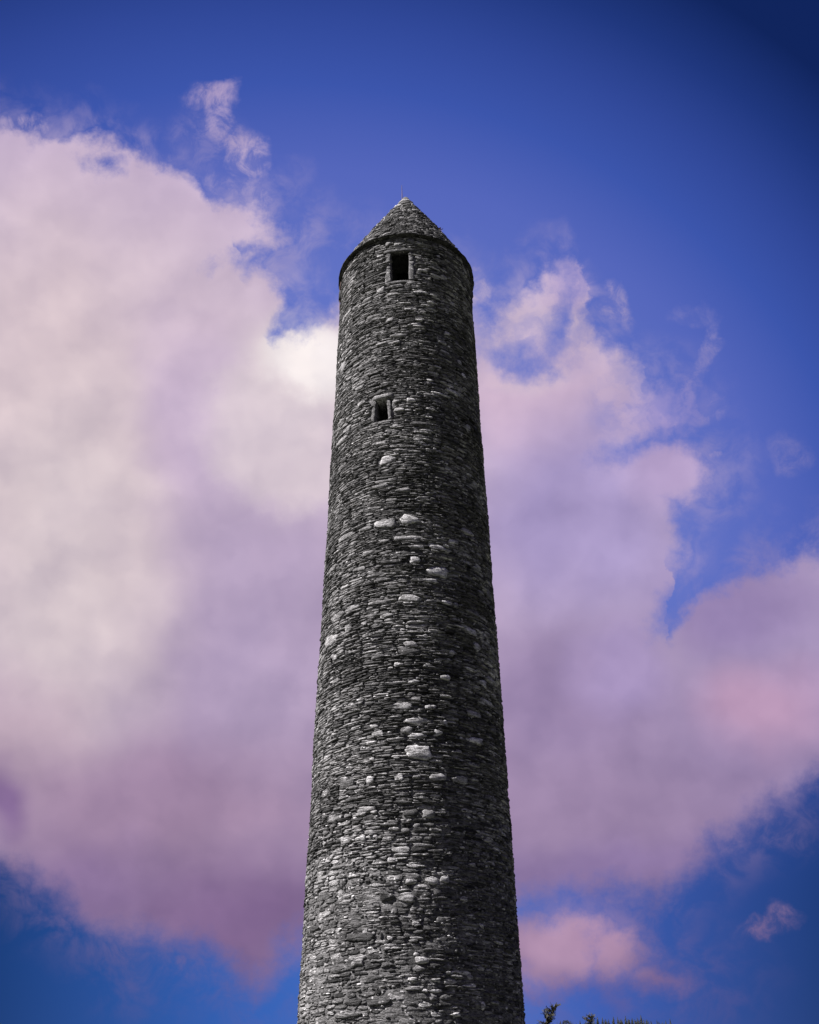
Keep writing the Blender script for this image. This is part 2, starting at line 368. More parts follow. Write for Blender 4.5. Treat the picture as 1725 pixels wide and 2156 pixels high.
# --- cap core and closing floor (keeps the inside dark)
def cap_core():
    na = 220; ls = np.arange(0, SLANT-.30, .06); ph = np.linspace(-math.pi, math.pi, na, endpoint=False)
    A, L = np.meshgrid(ph, ls); b = surf('cap', A, L, 0*A)
    d = .02*fbm(b*6, 21, 3)-.01
    V = surf('cap', A, L, d).reshape(-1, 3); nz, n = A.shape
    idx = np.arange(nz*n).reshape(nz, n); nx = np.roll(idx, -1, 1)
    F = np.stack([idx[:-1], nx[:-1], nx[1:], idx[1:]], -1).reshape(-1, 4)
    # soffit ring going in under the cap
    s = np.stack([1.2*np.sin(ph), -1.2*np.cos(ph), 0*ph+Z_EAVE-.02], -1); k = len(V)
    V = np.concatenate([V, s, [[0, 0, Z_EAVE+.0]]]); i2 = np.arange(n)
    F2 = np.stack([idx[0], k+i2, k+np.roll(i2, -1), nx[0]], -1); F3 = np.stack([k+i2, np.full(n, k+n), k+np.roll(i2, -1)], -1)
    return mesh('roof', V, [F, F2, F3], np.full(len(V), .10))
roof = link('roof', cap_core(), M_MORTAR, tower)

# ------------------------------------------------------------------ rubble: layout
BIG = [(-0.269,15.47,0.61,0.26,0.58),
  (0.023,15.54,0.52,0.27,0.58),
  (-0.788,15.44,0.75,0.11,0.42),
  (-0.505,15.44,0.43,0.11,0.22),
  (-0.28,14.95,0.38,0.08,0.42),
  (0.015,14.98,0.75,0.12,0.42),
  (0.093,14.72,0.46,0.08,0.42),
  (0.323,14.76,0.55,0.12,0.42),
  (0.543,15.04,0.33,0.11,0.42),
  (0.776,15.53,0.51,0.11,0.42),
  (-0.458,14.68,0.38,0.11,0.22),
  (0.078,14.33,0.27,0.2,0.58),
  (-0.196,14.29,0.68,0.1,0.08),
  (0.321,14.03,0.63,0.27,0.42),
  (0.211,13.74,0.52,0.08,0.42),
  (-0.576,14.27,0.41,0.12,0.22),
  (-0.316,13.98,0.54,0.11,0.08),
  (0.01,13.22,0.59,0.2,0.42),
  (-0.311,13.17,0.65,0.13,0.42),
  (0.245,13.16,0.36,0.09,0.22),
  (0.427,13.18,0.36,0.11,0.42),
  (0.532,13.18,0.2,0.15,0.22),
  (-0.631,13.18,0.53,0.11,0.42),
  (-0.893,13.13,0.61,0.13,0.42),
  (0.778,13.14,0.53,0.11,0.22),
  (-0.217,12.76,0.39,0.12,0.42),
  (-0.688,12.64,0.27,0.18,0.42),
  (-0.993,12.57,0.75,0.21,0.58),
  (0.724,12.56,0.45,0.12,0.42),
  (-0.486,12.66,0.2,0.11,0.58),
  (-0.389,12.82,0.38,0.09,0.22),
  (-0.439,12.31,0.36,0.09,0.22),
  (0.018,11.95,0.34,0.16,0.42),
  (0.018,11.76,0.57,0.16,0.08),
  (-0.314,11.69,0.36,0.13,0.08),
  (-1.204,12.26,0.4,0.11,0.42),
  (-0.888,11.99,0.25,0.11,0.58),
  (-0.103,11.43,0.23,0.08,0.58),
  (0.198,11.42,0.26,0.09,0.42),
  (0.475,11.84,0.23,0.11,0.42),
  (0.804,12.2,0.26,0.18,0.42),
  (0.376,11.15,0.27,0.14,0.42),
  (0.868,11.27,0.28,0.11,0.42),
  (-0.139,10.95,0.57,0.06,0.42),
  (0.051,10.98,0.31,0.09,0.42),
  (1.146,14.0,0.33,0.16,0.22),
  (-1.093,14.72,0.71,0.11,0.22),
  (-0.344,21.81,0.36,0.09,0.58),
  (-0.13,21.77,0.24,0.11,0.42),
  (-0.347,18.12,0.46,0.1,0.42),
  (-0.239,17.52,0.43,0.27,0.58),
  (-0.102,22.03,0.52,0.11,0.42),
  (-1.046,21.75,0.32,0.25,0.42),
  (-0.663,20.4,0.35,0.11,0.42),
  (-0.618,19.78,0.3,0.11,0.22),
  (-0.134,19.54,0.23,0.12,0.42),
  (0.055,19.56,0.26,0.12,0.58),
  (0.441,19.94,0.66,0.06,0.42),
  (0.652,20.21,0.58,0.11,0.42),
  (0.302,20.37,0.22,0.08,0.42),
  (0.504,21.98,0.32,0.11,0.42),
  (0.862,21.1,0.19,0.11,0.58),
  (0.305,19.3,0.3,0.06,0.42),
  (0.275,19.01,0.21,0.06,0.58),
  (-0.101,19.23,0.32,0.12,0.42),
  (-0.152,18.66,0.29,0.11,0.42),
  (0.154,18.73,0.58,0.12,0.08),
  (0.893,19.18,0.29,0.17,0.42),
  (-0.324,16.68,0.53,0.12,0.42),
  (-0.052,16.47,0.41,0.12,0.42),
  (-0.571,21.08,0.59,0.11,0.08),
  (-0.889,19.13,0.4,0.11,0.22),
  (-1.003,18.88,0.75,0.11,0.22),
  (0.336,17.91,0.12,0.06,0.58),
  (0.596,22.43,0.23,0.11,0.42),
  (0.789,21.52,0.18,0.11,0.42),
  (-0.382,25.54,0.29,0.1,0.58),
  (-0.145,24.09,0.47,0.11,0.22),
  (-0.37,24.01,0.28,0.18,0.58),
  (-0.186,23.76,0.39,0.09,0.42),
  (0.207,23.84,0.45,0.11,0.58),
  (0.39,23.81,0.29,0.06,0.58),
  (0.578,24.79,0.33,0.11,0.42),
  (0.715,23.8,0.24,0.11,0.42),
  (0.372,23.47,0.35,0.06,0.42),
  (0.041,23.08,0.26,0.09,0.42),
  (-0.223,22.69,0.23,0.14,0.42),
  (0.493,25.61,0.14,0.11,0.58),
  (0.242,24.78,0.34,0.07,0.42),
  (0.065,26.04,0.24,0.16,0.22),
  (-0.119,25.9,0.27,0.11,0.22),
  (-0.264,25.99,0.19,0.16,0.22),
  (0.171,22.66,0.26,0.06,0.42),
  (0.072,10.0,0.57,0.19,0.42),
  (-0.028,9.77,0.28,0.16,0.42),
  (-0.312,9.73,0.33,0.13,0.42),
  (-0.374,9.53,0.27,0.08,0.58),
  (-0.127,9.56,0.48,0.07,0.42),
  (0.084,9.64,0.44,0.12,0.42),
  (0.082,9.24,0.65,0.34,0.58),
  (-0.364,9.14,0.15,0.08,0.58),
  (-0.38,8.65,0.2,0.18,0.58),
  (-0.101,8.67,0.23,0.18,0.58),
  (0.275,8.68,0.42,0.16,0.42),
  (0.493,8.67,0.46,0.17,0.42),
  (0.066,8.67,0.18,0.06,0.42),
  (-0.64,8.67,0.44,0.17,0.08),
  (-0.402,7.99,0.47,0.13,0.42),
  (-0.465,7.37,0.27,0.12,0.58),
  (-0.615,7.36,0.34,0.13,0.22),
  (-0.766,7.94,0.59,0.11,0.22),
  (-0.118,6.46,0.13,0.09,0.58),
  (0.008,6.39,0.26,0.11,0.42),
  (0.188,6.42,0.3,0.16,0.42),
  (0.307,6.46,0.21,0.16,0.42),
  (-0.029,6.05,0.38,0.16,0.22),
  (-0.196,6.09,0.35,0.18,0.08),
  (0.71,10.37,0.5,0.11,0.42),
  (0.92,10.79,0.54,0.11,0.42),
  (0.709,9.71,0.44,0.11,0.42),
  (0.34,9.99,0.2,0.11,0.42),
  (0.28,9.73,0.23,0.14,0.42),
  (-1.048,10.18,0.26,0.11,0.42),
  (-0.074,10.37,0.58,0.15,0.42),
  (0.21,10.35,0.33,0.11,0.42),
  (-0.23,5.68,0.24,0.06,0.58),
  (0.885,8.42,0.43,0.11,0.22),
  (-0.949,8.58,0.35,0.11,0.22),
  (0.062,10.54,0.29,0.1,0.42),
  (0.371,10.67,0.32,0.06,0.42),
  (-0.462,4.83,0.3,0.11,0.42),
  (0.092,4.84,0.3,0.14,0.42),
  (0.045,4.95,0.12,0.07,0.42),
  (-0.174,5.27,0.12,0.08,0.58),
  (0.047,5.55,0.18,0.07,0.42),
  (0.013,4.48,0.2,0.08,0.58),
  (0.204,4.47,0.21,0.06,0.42),
  (-0.493,4.1,0.41,0.14,0.08),
  (-0.261,4.1,0.57,0.17,0.08),
  (-0.56,3.87,0.75,0.11,0.22),
  (0.363,3.84,0.25,0.07,0.42),
  (0.484,6.08,0.17,0.11,0.42),
  (-0.44,5.33,0.75,0.17,0.08),
  (0.112,4.27,0.15,0.06,0.58),
  (0.636,4.03,0.12,0.11,0.42)]
def lay(kind, l0, l1, hmin, hmax, lmin, lmax, phirange=(-math.pi, math.pi)):
    """bands cut in blocks, each block in uneven layers, each layer in stones -> phi, l, half length (m), half height (m)"""
    out = []; l = l0
    while l < l1:
        bh = random.uniform(.20, .40)
        if l+bh > l1-.1: bh = l1-l
        r = Rw(l+bh/2) if kind == 'wall' else float(cap_r(np.array(l+bh/2)))
        circ = 2*math.pi*r; s = 0.0; off = random.uniform(0, 6.28)
        while s < circ-.01:
            bl = min(random.uniform(.35, 1.5), circ-s)
            if circ-s-bl < .3: bl = circ-s
            k = max(1, int(round(bh/random.uniform(hmin, hmax))))
            ws = np.random.default_rng(random.randrange(1 << 30)).uniform(.55, 1.6, k); ws = ws/ws.sum()*bh
            z = l
            for w in ws:
                x = s
                while x < s+bl-1e-6:
                    ln = min(random.uniform(lmin, lmax)*(.75+w*4), s+bl-x)
                    if s+bl-x-ln < lmin*.6: ln = s+bl-x
                    out.append(((x+ln/2)/r+off, z+w/2, ln/2, w/2)); x += ln
                z += w
            s += bl
        l += bh
    a = np.array(out); a[:, 0] = (a[:, 0]+math.pi) % (2*math.pi)-math.pi
    return a

def build_stones(kind, A, proud, tone, K=10, power=2.6, seed=0, gap=.002, rough=1.0):
    """A rows phi,l,a,b ; returns V (n,K*3+1,3), face index template, tone"""
    g = np.random.default_rng(seed); n = len(A)
    th = np.linspace(0, 2*np.pi, K, endpoint=False)[None]+g.uniform(-.18, .18, (n, K))
    c, s = np.cos(th), np.sin(th)
    pw = g.uniform(1.7, 6.0, (n, 1))
    rad = (abs(c)**pw+abs(s)**pw)**(-1/pw)
    rad = rad*(1+rough*g.uniform(-.24, .10, (n, K)))
    a = np.maximum(A[:, 2:3]-gap, .008); b = np.maximum(A[:, 3:4]-gap, .008)
    wedge = g.uniform(-.6, .6, (n, 1))
    ux = rad*c; uy = rad*s*(1+wedge*ux)
    tilt = g.normal(0, .035, (n, 1))*np.minimum(1, .25/a)
    def ring(sc, d, jit=0):
        x = ux*a*sc[0]; y = uy*b*sc[1]
        y = y+x*tilt
        rloc = (Rw(A[:, 1]) if kind == 'wall' else cap_r(A[:, 1]))[:, None]
        phi = A[:, 0:1]+x/rloc; l = A[:, 1:2]+y
        return surf(kind, phi, l, d+(g.uniform(-1, 1, (n, K))*jit if jit else 0))
    p = proud[:, None]
    # the face leans: upper edge / lower edge and left / right more or less proud
    ty = g.normal(0, .28, (n, 1))*p; tx = g.normal(0, .28, (n, 1))*p
    r0_ = ring((1.0, 1.0), np.full((n, K), -.05))
    r1_ = ring((.985, .97), p*.62+ty*uy*.8+tx*ux*.8, .0035)
    k = g.uniform(.70, .92, (n, 1))
    r2_ = ring((k, k-.06), p+ty*uy*.5+tx*ux*.5, .0045)
    ctr = surf(kind, A[:, 0:1], A[:, 1:2], p*1.04+g.uniform(-.003, .003, (n, 1)))
    V = np.concatenate([r0_, r1_, r2_, ctr], 1)
    i = np.arange(K); j = (i+1) % K
    Q = np.concatenate([np.stack([i, j, K+j, K+i], -1), np.stack([K+i, K+j, 2*K+j, 2*K+i], -1)])
    T = np.stack([2*K+i, 2*K+j, np.full(K, 3*K)], -1)
    return V, Q, T
def join(name, sets, mat, parent, kind):
    Vs, Qs, Ts, To = [], [], [], []; off = 0
    for V, Q, T, tone in sets:
        n, m_, _ = V.shape; o = off+np.arange(n)[:, None, None]*m_
        Vs.append(V.reshape(-1, 3)); Qs.append((Q[None]+o).reshape(-1, 4)); Ts.append((T[None]+o).reshape(-1, 3))
        To.append(np.repeat(tone, m_)); off += n*m_
    me = mesh(name, np.concatenate(Vs), [np.concatenate(Qs), np.concatenate(Ts)], np.concatenate(To))
    return link(name, me, mat, parent, kind)

def tones(n, A, g, kind='wall'):
    t = g.lognormal(math.log(.135), .60, n)
    u = g.random(n)
    t = np.where(u < .10, g.uniform(.26, .56, n), t)
    t = np.where(u > .93, g.uniform(.03, .05, n), t)
    return np.clip(t, .03, .62)

g0 = np.random.default_rng(11)
# wall, coarse foot below what is seen, then fine rubble, thinner slabs higher up
parts = [lay('wall', .0, 3.2, .12, .2, .3, .6), lay('wall', 3.2, 8.0, .034, .115, .10, .45), lay('wall', 8.0, 17.5, .025, .064, .16, .55), lay('wall', 17.5, Z_EAVE-.04, .027, .060, .16, .55)]
A = np.concatenate(parts)
# warp the courses so that nothing runs dead level
p3 = surf('wall', A[:, 0], A[:, 1], 0*A[:, 0])
A[:, 1] += np.where(A[:, 1] < Z_EAVE-.5, .07*vnoise(p3*np.array([.9, .9, 1.4]), 31)+.03*vnoise(p3*np.array([2.2, 2.2, 2.5]), 33), 0)
A[:, 0] += g0.uniform(-.035, .035, len(A))/2.35; A[:, 1] += g0.normal(0, .006, len(A))*(A[:, 1] < Z_EAVE-.3); A[:, 2] *= g0.uniform(.84, 1.14, len(A)); A[:, 3] *= g0.uniform(.75, 1.25, len(A))
BG = np.array([(p, z, a/2, b/2, t) for p, z, a, b, t in BIG])
keep = ~in_hole(A[:, 0], A[:, 1], .055, .03)
for h in HOLES:     # the lintels and sills take their own room
    keep &= ~((A[:, 0] > h[0]-.06) & (A[:, 0] < h[1]+.06) & (A[:, 1] > h[3]-.02) & (A[:, 1] < h[3]+(.19 if h[3] < 20 else .12)))
for p, z, a, b, t in BG:
    keep &= ~((abs(A[:, 0]-p)*2.3 < a*.93) & (abs(A[:, 1]-z) < b*.95))
ok = ~in_hole(BG[:, 0], BG[:, 1], .05, .1)
BG = BG[ok]; BG[:, 4] = np.where(BG[:, 4] > .3, BG[:, 4]*np.interp(BG[:, 0], [-.9, -.35, 0, .35], [.50, .60, .80, 1.2]), BG[:, 4]); BG[:, 3] *= np.where(abs(BG[:, 0]) > .6, 1.45, 1.08); A = A[keep]  # pale stones coloured darker on sunlit left, lighter on shaded right, evening the light
print('wall stones', len(A), 'big', len(BG))
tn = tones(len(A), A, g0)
pr = np.clip(g0.normal(.019, .011, len(A)), .002, .042)
pr = pr*np.interp(A[:, 1], [3, 7, 11, 26], [.55, .75, 1.1, 1.15])
ps = surf('wall', A[:, 0], A[:, 1], 0*A[:, 0])
smear = fbm(ps*np.array([.8, .8, 1.1]), 61, 3)          # patches where old mortar stands flush with the stones
pr = np.minimum(pr*np.clip(1.15+1.9*smear, .30, 1.5), .040)
clump = fbm(ps*np.array([.9, .9, 1.6]), 67, 3)
tn = np.where((tn > .25) & (clump < -.02) & (g0.random(len(tn)) < .7), tn*.42, tn)*np.clip(1+.8*clump, .7, 1.4)
tn = np.minimum(tn, np.interp(A[:, 0], [-.6, 0, .4], [.26, .34, .50]))   # stone colour capped darker on the sunlit left, offsetting the sun
BP = g0.uniform(.030, .048, len(BG))
# the ones that show largest stay single objects
vis = (abs(A[:, 0]) < 1.35) & (A[:, 1] > 3.8)
size = A[:, 2]*A[:, 3]*np.cos(A[:, 0])*np.where(vis, 1, 0)*(25/(20+A[:, 1]))**2
N_SINGLE = 300-len(BG)
order = np.argsort(-size); single = order[:N_SINGLE]; rest = order[N_SINGLE:]
seen = rest[abs(A[rest, 0]) < 1.75]; back = rest[abs(A[rest, 0]) >= 1.75]
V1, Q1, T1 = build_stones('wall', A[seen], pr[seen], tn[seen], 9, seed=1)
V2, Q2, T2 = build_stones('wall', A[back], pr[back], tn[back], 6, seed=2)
# small pinning stones wedged in the joints
nP = 7500
PA = np.stack([g0.uniform(-1.75, 1.75, nP), g0.uniform(3, Z_EAVE-.1, nP), g0.uniform(.02, .07, nP), g0.uniform(.012, .03, nP)], -1)
PA = PA[~in_hole(PA[:, 0], PA[:, 1], .06, .14)]
V3, Q3, T3 = build_stones('wall', PA, g0.uniform(.008, .028, len(PA)), None, 7, seed=3)
tp = tones(len(PA), PA, g0)*1.15
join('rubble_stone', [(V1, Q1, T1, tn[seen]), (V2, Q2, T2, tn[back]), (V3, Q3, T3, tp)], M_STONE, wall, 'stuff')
def singles(name, V, Q, T, tone, parent, mat, smooth=False):
    for i in range(len(V)):
        me = mesh(name, V[i], [Q, T], np.full(V.shape[1], tone[i]), smooth)
        link(name, me, mat, parent)
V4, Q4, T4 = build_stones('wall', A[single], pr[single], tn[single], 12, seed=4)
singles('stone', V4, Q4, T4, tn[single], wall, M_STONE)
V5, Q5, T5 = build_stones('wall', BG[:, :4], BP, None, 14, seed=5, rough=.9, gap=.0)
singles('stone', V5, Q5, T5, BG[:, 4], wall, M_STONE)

# cap: rough stone courses
C_ = lay('cap', .10, SLANT-.42, .034, .075, .10, .34)
c3 = surf('cap', C_[:, 0], C_[:, 1], 0*C_[:, 0])
C_[:, 1] += .03*vnoise(c3*1.5, 41); C_[:, 2] *= g0.uniform(.85, 1.04, len(C_)); C_[:, 3] *= g0.uniform(.8, 1.1, len(C_))
ct = tones(len(C_), C_, g0)*.78; cp = np.clip(g0.normal(.028, .014, len(C_)), .005, .06)
sz = C_[:, 2]*C_[:, 3]*np.clip(np.cos(C_[:, 0])-.35, 0, 1); od = np.argsort(-sz); cs, cr_ = od[:150], od[150:]
V6, Q6, T6 = build_stones('cap', C_[cr_], cp[cr_], None, 9, seed=6)
join('rubble_stone', [(V6, Q6, T6, ct[cr_])], M_STONE, roof, 'stuff')
V7, Q7, T7 = build_stones('cap', C_[cs], cp[cs], None, 11, seed=7)
singles('stone', V7, Q7, T7, ct[cs], roof, M_STONE)

# ------------------------------------------------------------------ curved slabs, window stones
def curved_block(p0, p1, z0, z1, r_in, r_out, segs=5, jit=.006, seed=0, lz=None, bev=.0):
    """block following the wall between two angles; z0, z1 may be (left, right) pairs"""
    g = np.random.default_rng(seed); z0 = z0 if isinstance(z0, tuple) else (z0, z0); z1 = z1 if isinstance(z1, tuple) else (z1, z1)
    V = []
    for k in range(segs+1):
        f = k/segs; p = p0+(p1-p0)*f; a, b = z0[0]+(z0[1]-z0[0])*f, z1[0]+(z1[1]-z1[0])*f
        e = bev*(1 if 0 < k < segs else 1.6); sh = e if k in (0, segs) else 0
        ro = r_out-sh*.6
        pts = [(r_in, a), (ro-e, a), (ro, a+e), (ro, b-e), (ro-e, b), (r_in, b)]
        for r, z in pts:
            jr, jz, jp = g.uniform(-jit, jit, 3)
            V.append(((r+jr)*math.sin(p+jp/2.3), -(r+jr)*math.cos(p+jp/2.3), z+jz))
    m_ = 6; Q = []
    for k in range(segs):
        for i in range(m_):
            j = (i+1) % m_; Q.append((k*m_+i, k*m_+j, (k+1)*m_+j, (k+1)*m_+i))
    e0 = [(0, 3, 2, 1), (0, 5, 4, 3)]; b_ = segs*m_
    Q += e0+[(b_, b_+1, b_+2, b_+3), (b_, b_+3, b_+4, b_+5)]
    return np.array(V), np.array(Q)
def block(name, parent, tone, *a, **k):
    V, Q = curved_block(*a, **k)
    return link(name, mesh(name, V, [Q], np.full(len(V), tone)), M_STONE, parent)

# eave course: thin overhanging slabs
p = -math.pi; i = 0
while p < math.pi-.02:
    w = min(random.uniform(.16, .30), math.pi-p)
    if math.pi-p-w < .1: w = math.pi-p
    dz = random.uniform(-.012, .012); dr = random.uniform(-.02, .015)
    block('eave_slab', roof, random.uniform(.03, .05), p+.003, p+w-.003, Z_EAVE-.012+dz*.4, Z_EAVE+.03+dz, 1.6, RE+.055+dr, segs=4, jit=.007, seed=100+i, bev=.008)  # slab colour near-black, standing in for the shadow band under the eave
    p += w; i += 1

def upright(name, parent, tone, zb, zt, left_b, right_b, left_t, right_t, depth, proud, seed, n=9, jit=.014):
    """standing jamb slab between two slanted edges (angles at bottom and top)"""
    g = np.random.default_rng(seed); V = []
    for k in range(n+1):
        f = k/n; z = zb+(zt-zb)*f; a = left_b+(left_t-left_b)*f; b = right_b+(right_t-right_b)*f; R = Rw(z)
        for ang, d in ((a, -depth), (a, proud-.012), (a+(b-a)*.25, proud), (a+(b-a)*.75, proud), (b, proud-.012), (b, -depth)):
            ja, jd, jz = g.uniform(-jit, jit, 3); r = R+d+jd
            V.append((r*math.sin(ang+ja/2.3), -r*math.cos(ang+ja/2.3), z+jz*.5))
    Q = []
    for k in range(n):
        for i in range(6):
            j = (i+1) % 6; Q.append((k*6+i, (k*6+j), (k+1)*6+j, (k+1)*6+i))
    b_ = n*6; Q += [(0, 3, 2, 1), (0, 5, 4, 3), (b_, b_+1, b_+2, b_+3), (b_, b_+3, b_+4, b_+5)]
    return link(name, mesh(name, np.array(V), [np.array(Q)], np.full(len(V), tone)), M_STONE, parent)

# top window: square opening
a, b, c, d = HOLES[0]
win = link('window', mesh('window', *(lambda V, Q: (V, [Q]))(*curved_block(a-.04, b+.04, c-.085, c+.02, Rw(c)-.6, Rw(c)+.03, 6, .006, 51, bev=.01)), np.full(42, .13)), M_STONE, tower)
win['label'] = 'tall square opening below the eave'
block('lintel', win, .10, a-.07, b+.07, d-.02, d+.09, Rw(d)-.16, Rw(d)+.035, segs=6, seed=52, bev=.012)
upright('jamb', win, .14, c+.01, c+.58, a-.045, a+.047, a-.035, a+.035, .30, .022, 53)
upright('jamb', win, .14, c+.60, d-.02, a-.03, a+.036, a-.03, a+.028, .28, .014, 54)
upright('jamb', win, .17, c+.01, c+.86, b-.030, b+.045, b-.036, b+.035, .30, .024, 55)
upright('jamb', win, .14, c+.88, d-.02, b-.036, b+.03, b-.036, b+.02, .28, .010, 56)
# lower window: narrow, jambs leaning together, pale rounded lintel
a, b, c, d = HOLES[1]
win2 = link('window', mesh('window', *(lambda V, Q: (V, [Q]))(*curved_block(a-.04, b+.03, c-.07, c+.015, Rw(c)-.6, Rw(c)+.028, 6, .006, 61, bev=.01)), np.full(42, .12)), M_STONE, tower)
win2['label'] = 'small narrow opening under a pale rounded lintel'
lt = block('lintel', win2, .27, a-.005, b+.030, (d-.035, d-.035), (d+.15, d+.16), Rw(d)-.6, Rw(d)+.075, segs=8, jit=.010, seed=62, bev=.05)
upright('jamb', win2, .12, c+.01, d-.03, a-.022, a+.028, a+.012, a+.044, .32, .025, 63)
upright('jamb', win2, .15, c+.01, d-.03, b-.030, b+.018, b-.055, b-.010, .32, .028, 64)

# apex: smooth mortared capstone with a paler collar
def lathe(name, prof, n=28, tone=.2, parent=None, mat=None, jit=.0, seed=0):
    g = np.random.default_rng(seed); V = []
    for r, z in prof:
        for k in range(n):
            q = 2*math.pi*k/n; rr = r*(1+g.uniform(-jit, jit)); V.append((rr*math.sin(q), -rr*math.cos(q), z+g.uniform(-jit, jit)*.05))
    Q = [(i*n+k, i*n+(k+1) % n, (i+1)*n+(k+1) % n, (i+1)*n+k) for i in range(len(prof)-1) for k in range(n)]
    return link(name, mesh(name, np.array(V), [np.array(Q)], np.full(len(V), tone), True), mat, parent)
zt = Z_TIP
lathe('collar', [(.01, zt-.50), (.30, zt-.50), (.285, zt-.40), (.22, zt-.30), (.01, zt-.28)], 28, .34, roof, M_STONE, .03, 1)
lathe('capstone', [(.01, zt-.32), (.21, zt-.30), (.17, zt-.20), (.11, zt-.08), (.06, zt-.01), (.004, zt+.02)], 28, .15, roof, M_STONE, .04, 2)
# lightning rod and its conductor clamp
def tube(name, pts, rad, mat, parent=None, n=8):
    V, Q = [], []
    pts = [Vector(p_) for p_ in pts]
    for k, p_ in enumerate(pts):
        t = (pts[min(k+1, len(pts)-1)]-pts[max(k-1, 0)]).normalized()
        x = t.orthogonal().normalized(); y = t.cross(x); r = rad[k] if isinstance(rad, (list, tuple)) else rad
        for i in range(n):
            q = 2*math.pi*i/n; V.append(tuple(p_+(x*math.cos(q)+y*math.sin(q))*r))
    for k in range(len(pts)-1):
        for i in range(n):
            j = (i+1) % n; Q.append((k*n+i, k*n+j, (k+1)*n+j, (k+1)*n+i))
    return link(name, mesh(name, np.array(V), [np.array(Q)], np.full(len(V), .2), True), mat, parent)
tube('lightning_rod', [(-.125, -.05, zt-.28), (-.125, -.05, zt+.1), (-.135, -.05, zt+.62)], [.016, .012, .006], M_IRON, roof)
tube('rod_clamp', [(-.175, -.08, zt-.22), (-.125, -.05, zt-.2), (-.07, -.02, zt-.24)], .02, M_IRON, roof)
# conductor bracket and strap on the left flank under the eave
pb = -1.45
def wp(phi, z, d): r = Rw(z)+d; return (r*math.sin(phi), -r*math.cos(phi), z)
tube('conductor_strap', [wp(pb, 26.15, .06), wp(pb, 25.9, .085), wp(pb, 25.5, .07), wp(pb, 24.9, .05), wp(pb, 24.7, -.02)], .012, M_IRON, tower)
block('bracket', tower, .04, pb-.05, pb+.05, 25.32, 25.66, Rw(25)-.05, Rw(25.5)+.105, segs=2, seed=71, bev=.015)
# knuckle of loose stones on the right under the eave
for k, (pp, z_, d_) in enumerate([(1.42, 25.95, .10), (1.47, 25.55, .085), (1.40, 25.2, .06)]):
    block('corbel_stone', wall, .07, pp-.06, pp+.06, z_-.14, z_+.14, Rw(z_)-.08, Rw(z_)+d_, segs=3, jit=.02, seed=81+k, bev=.03)
# weeds rooted in the cap
def weed(name, phi, l, size, label):
    P_ = surf('cap', np.array([phi]), np.array([l]), np.array([.02]))[0]; r = random.Random(int(l*100)); V, F = [], []
    for k in range(70):
        st = Vector((r.gauss(0, .05), r.gauss(0, .05), r.uniform(0, .05)))*size*4
        q = Vector((r.gauss(0, 1), r.gauss(0, 1), abs(r.gauss(.9, .6)))).normalized(); L_ = size*r.uniform(.4, 1.0)
        side = q.orthogonal().normalized()*L_*.10; b0 = len(V); mid_ = st+q*L_*.6
        V += [tuple(st-side*.2), tuple(mid_+side), tuple(st+q*L_), tuple(mid_-side)]; F.append((b0, b0+1, b0+2, b0+3))
    o = link(name, mesh(name, np.array(V), [np.array(F)], np.full(len(V), .2)), M_WEED)
    o.location = Vector(P_)+tower.location; return tag(o, label, 'plant')
weed('wall_weed', 1.32, 2.45, .20, 'reddish weed tuft rooted high on the right edge of the conical cap')
weed('wall_weed', -1.28, 2.5, .08, 'tiny dry weed rooted on the left edge of the conical cap')
weed('wall_weed', -1.35, .55, .10, 'reddish weed rooted low on the cap above the left eave')

# ------------------------------------------------------------------ ground and hill
def grid(name, x0, x1, y0, y1, nx, ny, fn, mat):
    x, y = np.meshgrid(np.linspace(x0, x1, nx), np.linspace(y0, y1, ny)); z = fn(x, y)
    V = np.stack([x, y, z], -1).reshape(-1, 3); i = np.arange(nx*ny).reshape(ny, nx)
    F = np.stack([i[:-1, :-1], i[:-1, 1:], i[1:, 1:], i[1:, :-1]], -1).reshape(-1, 4)
    return link(name, mesh(name, V, [F], None, True), mat, kind='structure')
grid('ground', -3000, 3000, -3000, 3000, 3, 3, lambda x, y: 0*x-.004, M_GRASS)
def hill_z(x, y):
    ridge = 73*np.exp(-((x-140)/210.)**2)+20*np.exp(-((x+500)/500.)**2)+8*np.sin(x/130.)
    z = ridge*np.clip(1-abs(y-900)/330., 0, 1)**.8
    return z-1.0+3*vnoise(np.stack([x/60., y/60., 0*x], -1), 5)*np.clip(z/20, 0, 1)
hill = grid('hill', -1400, 1400, 560, 1240, 141, 69, hill_z, M_HILL)

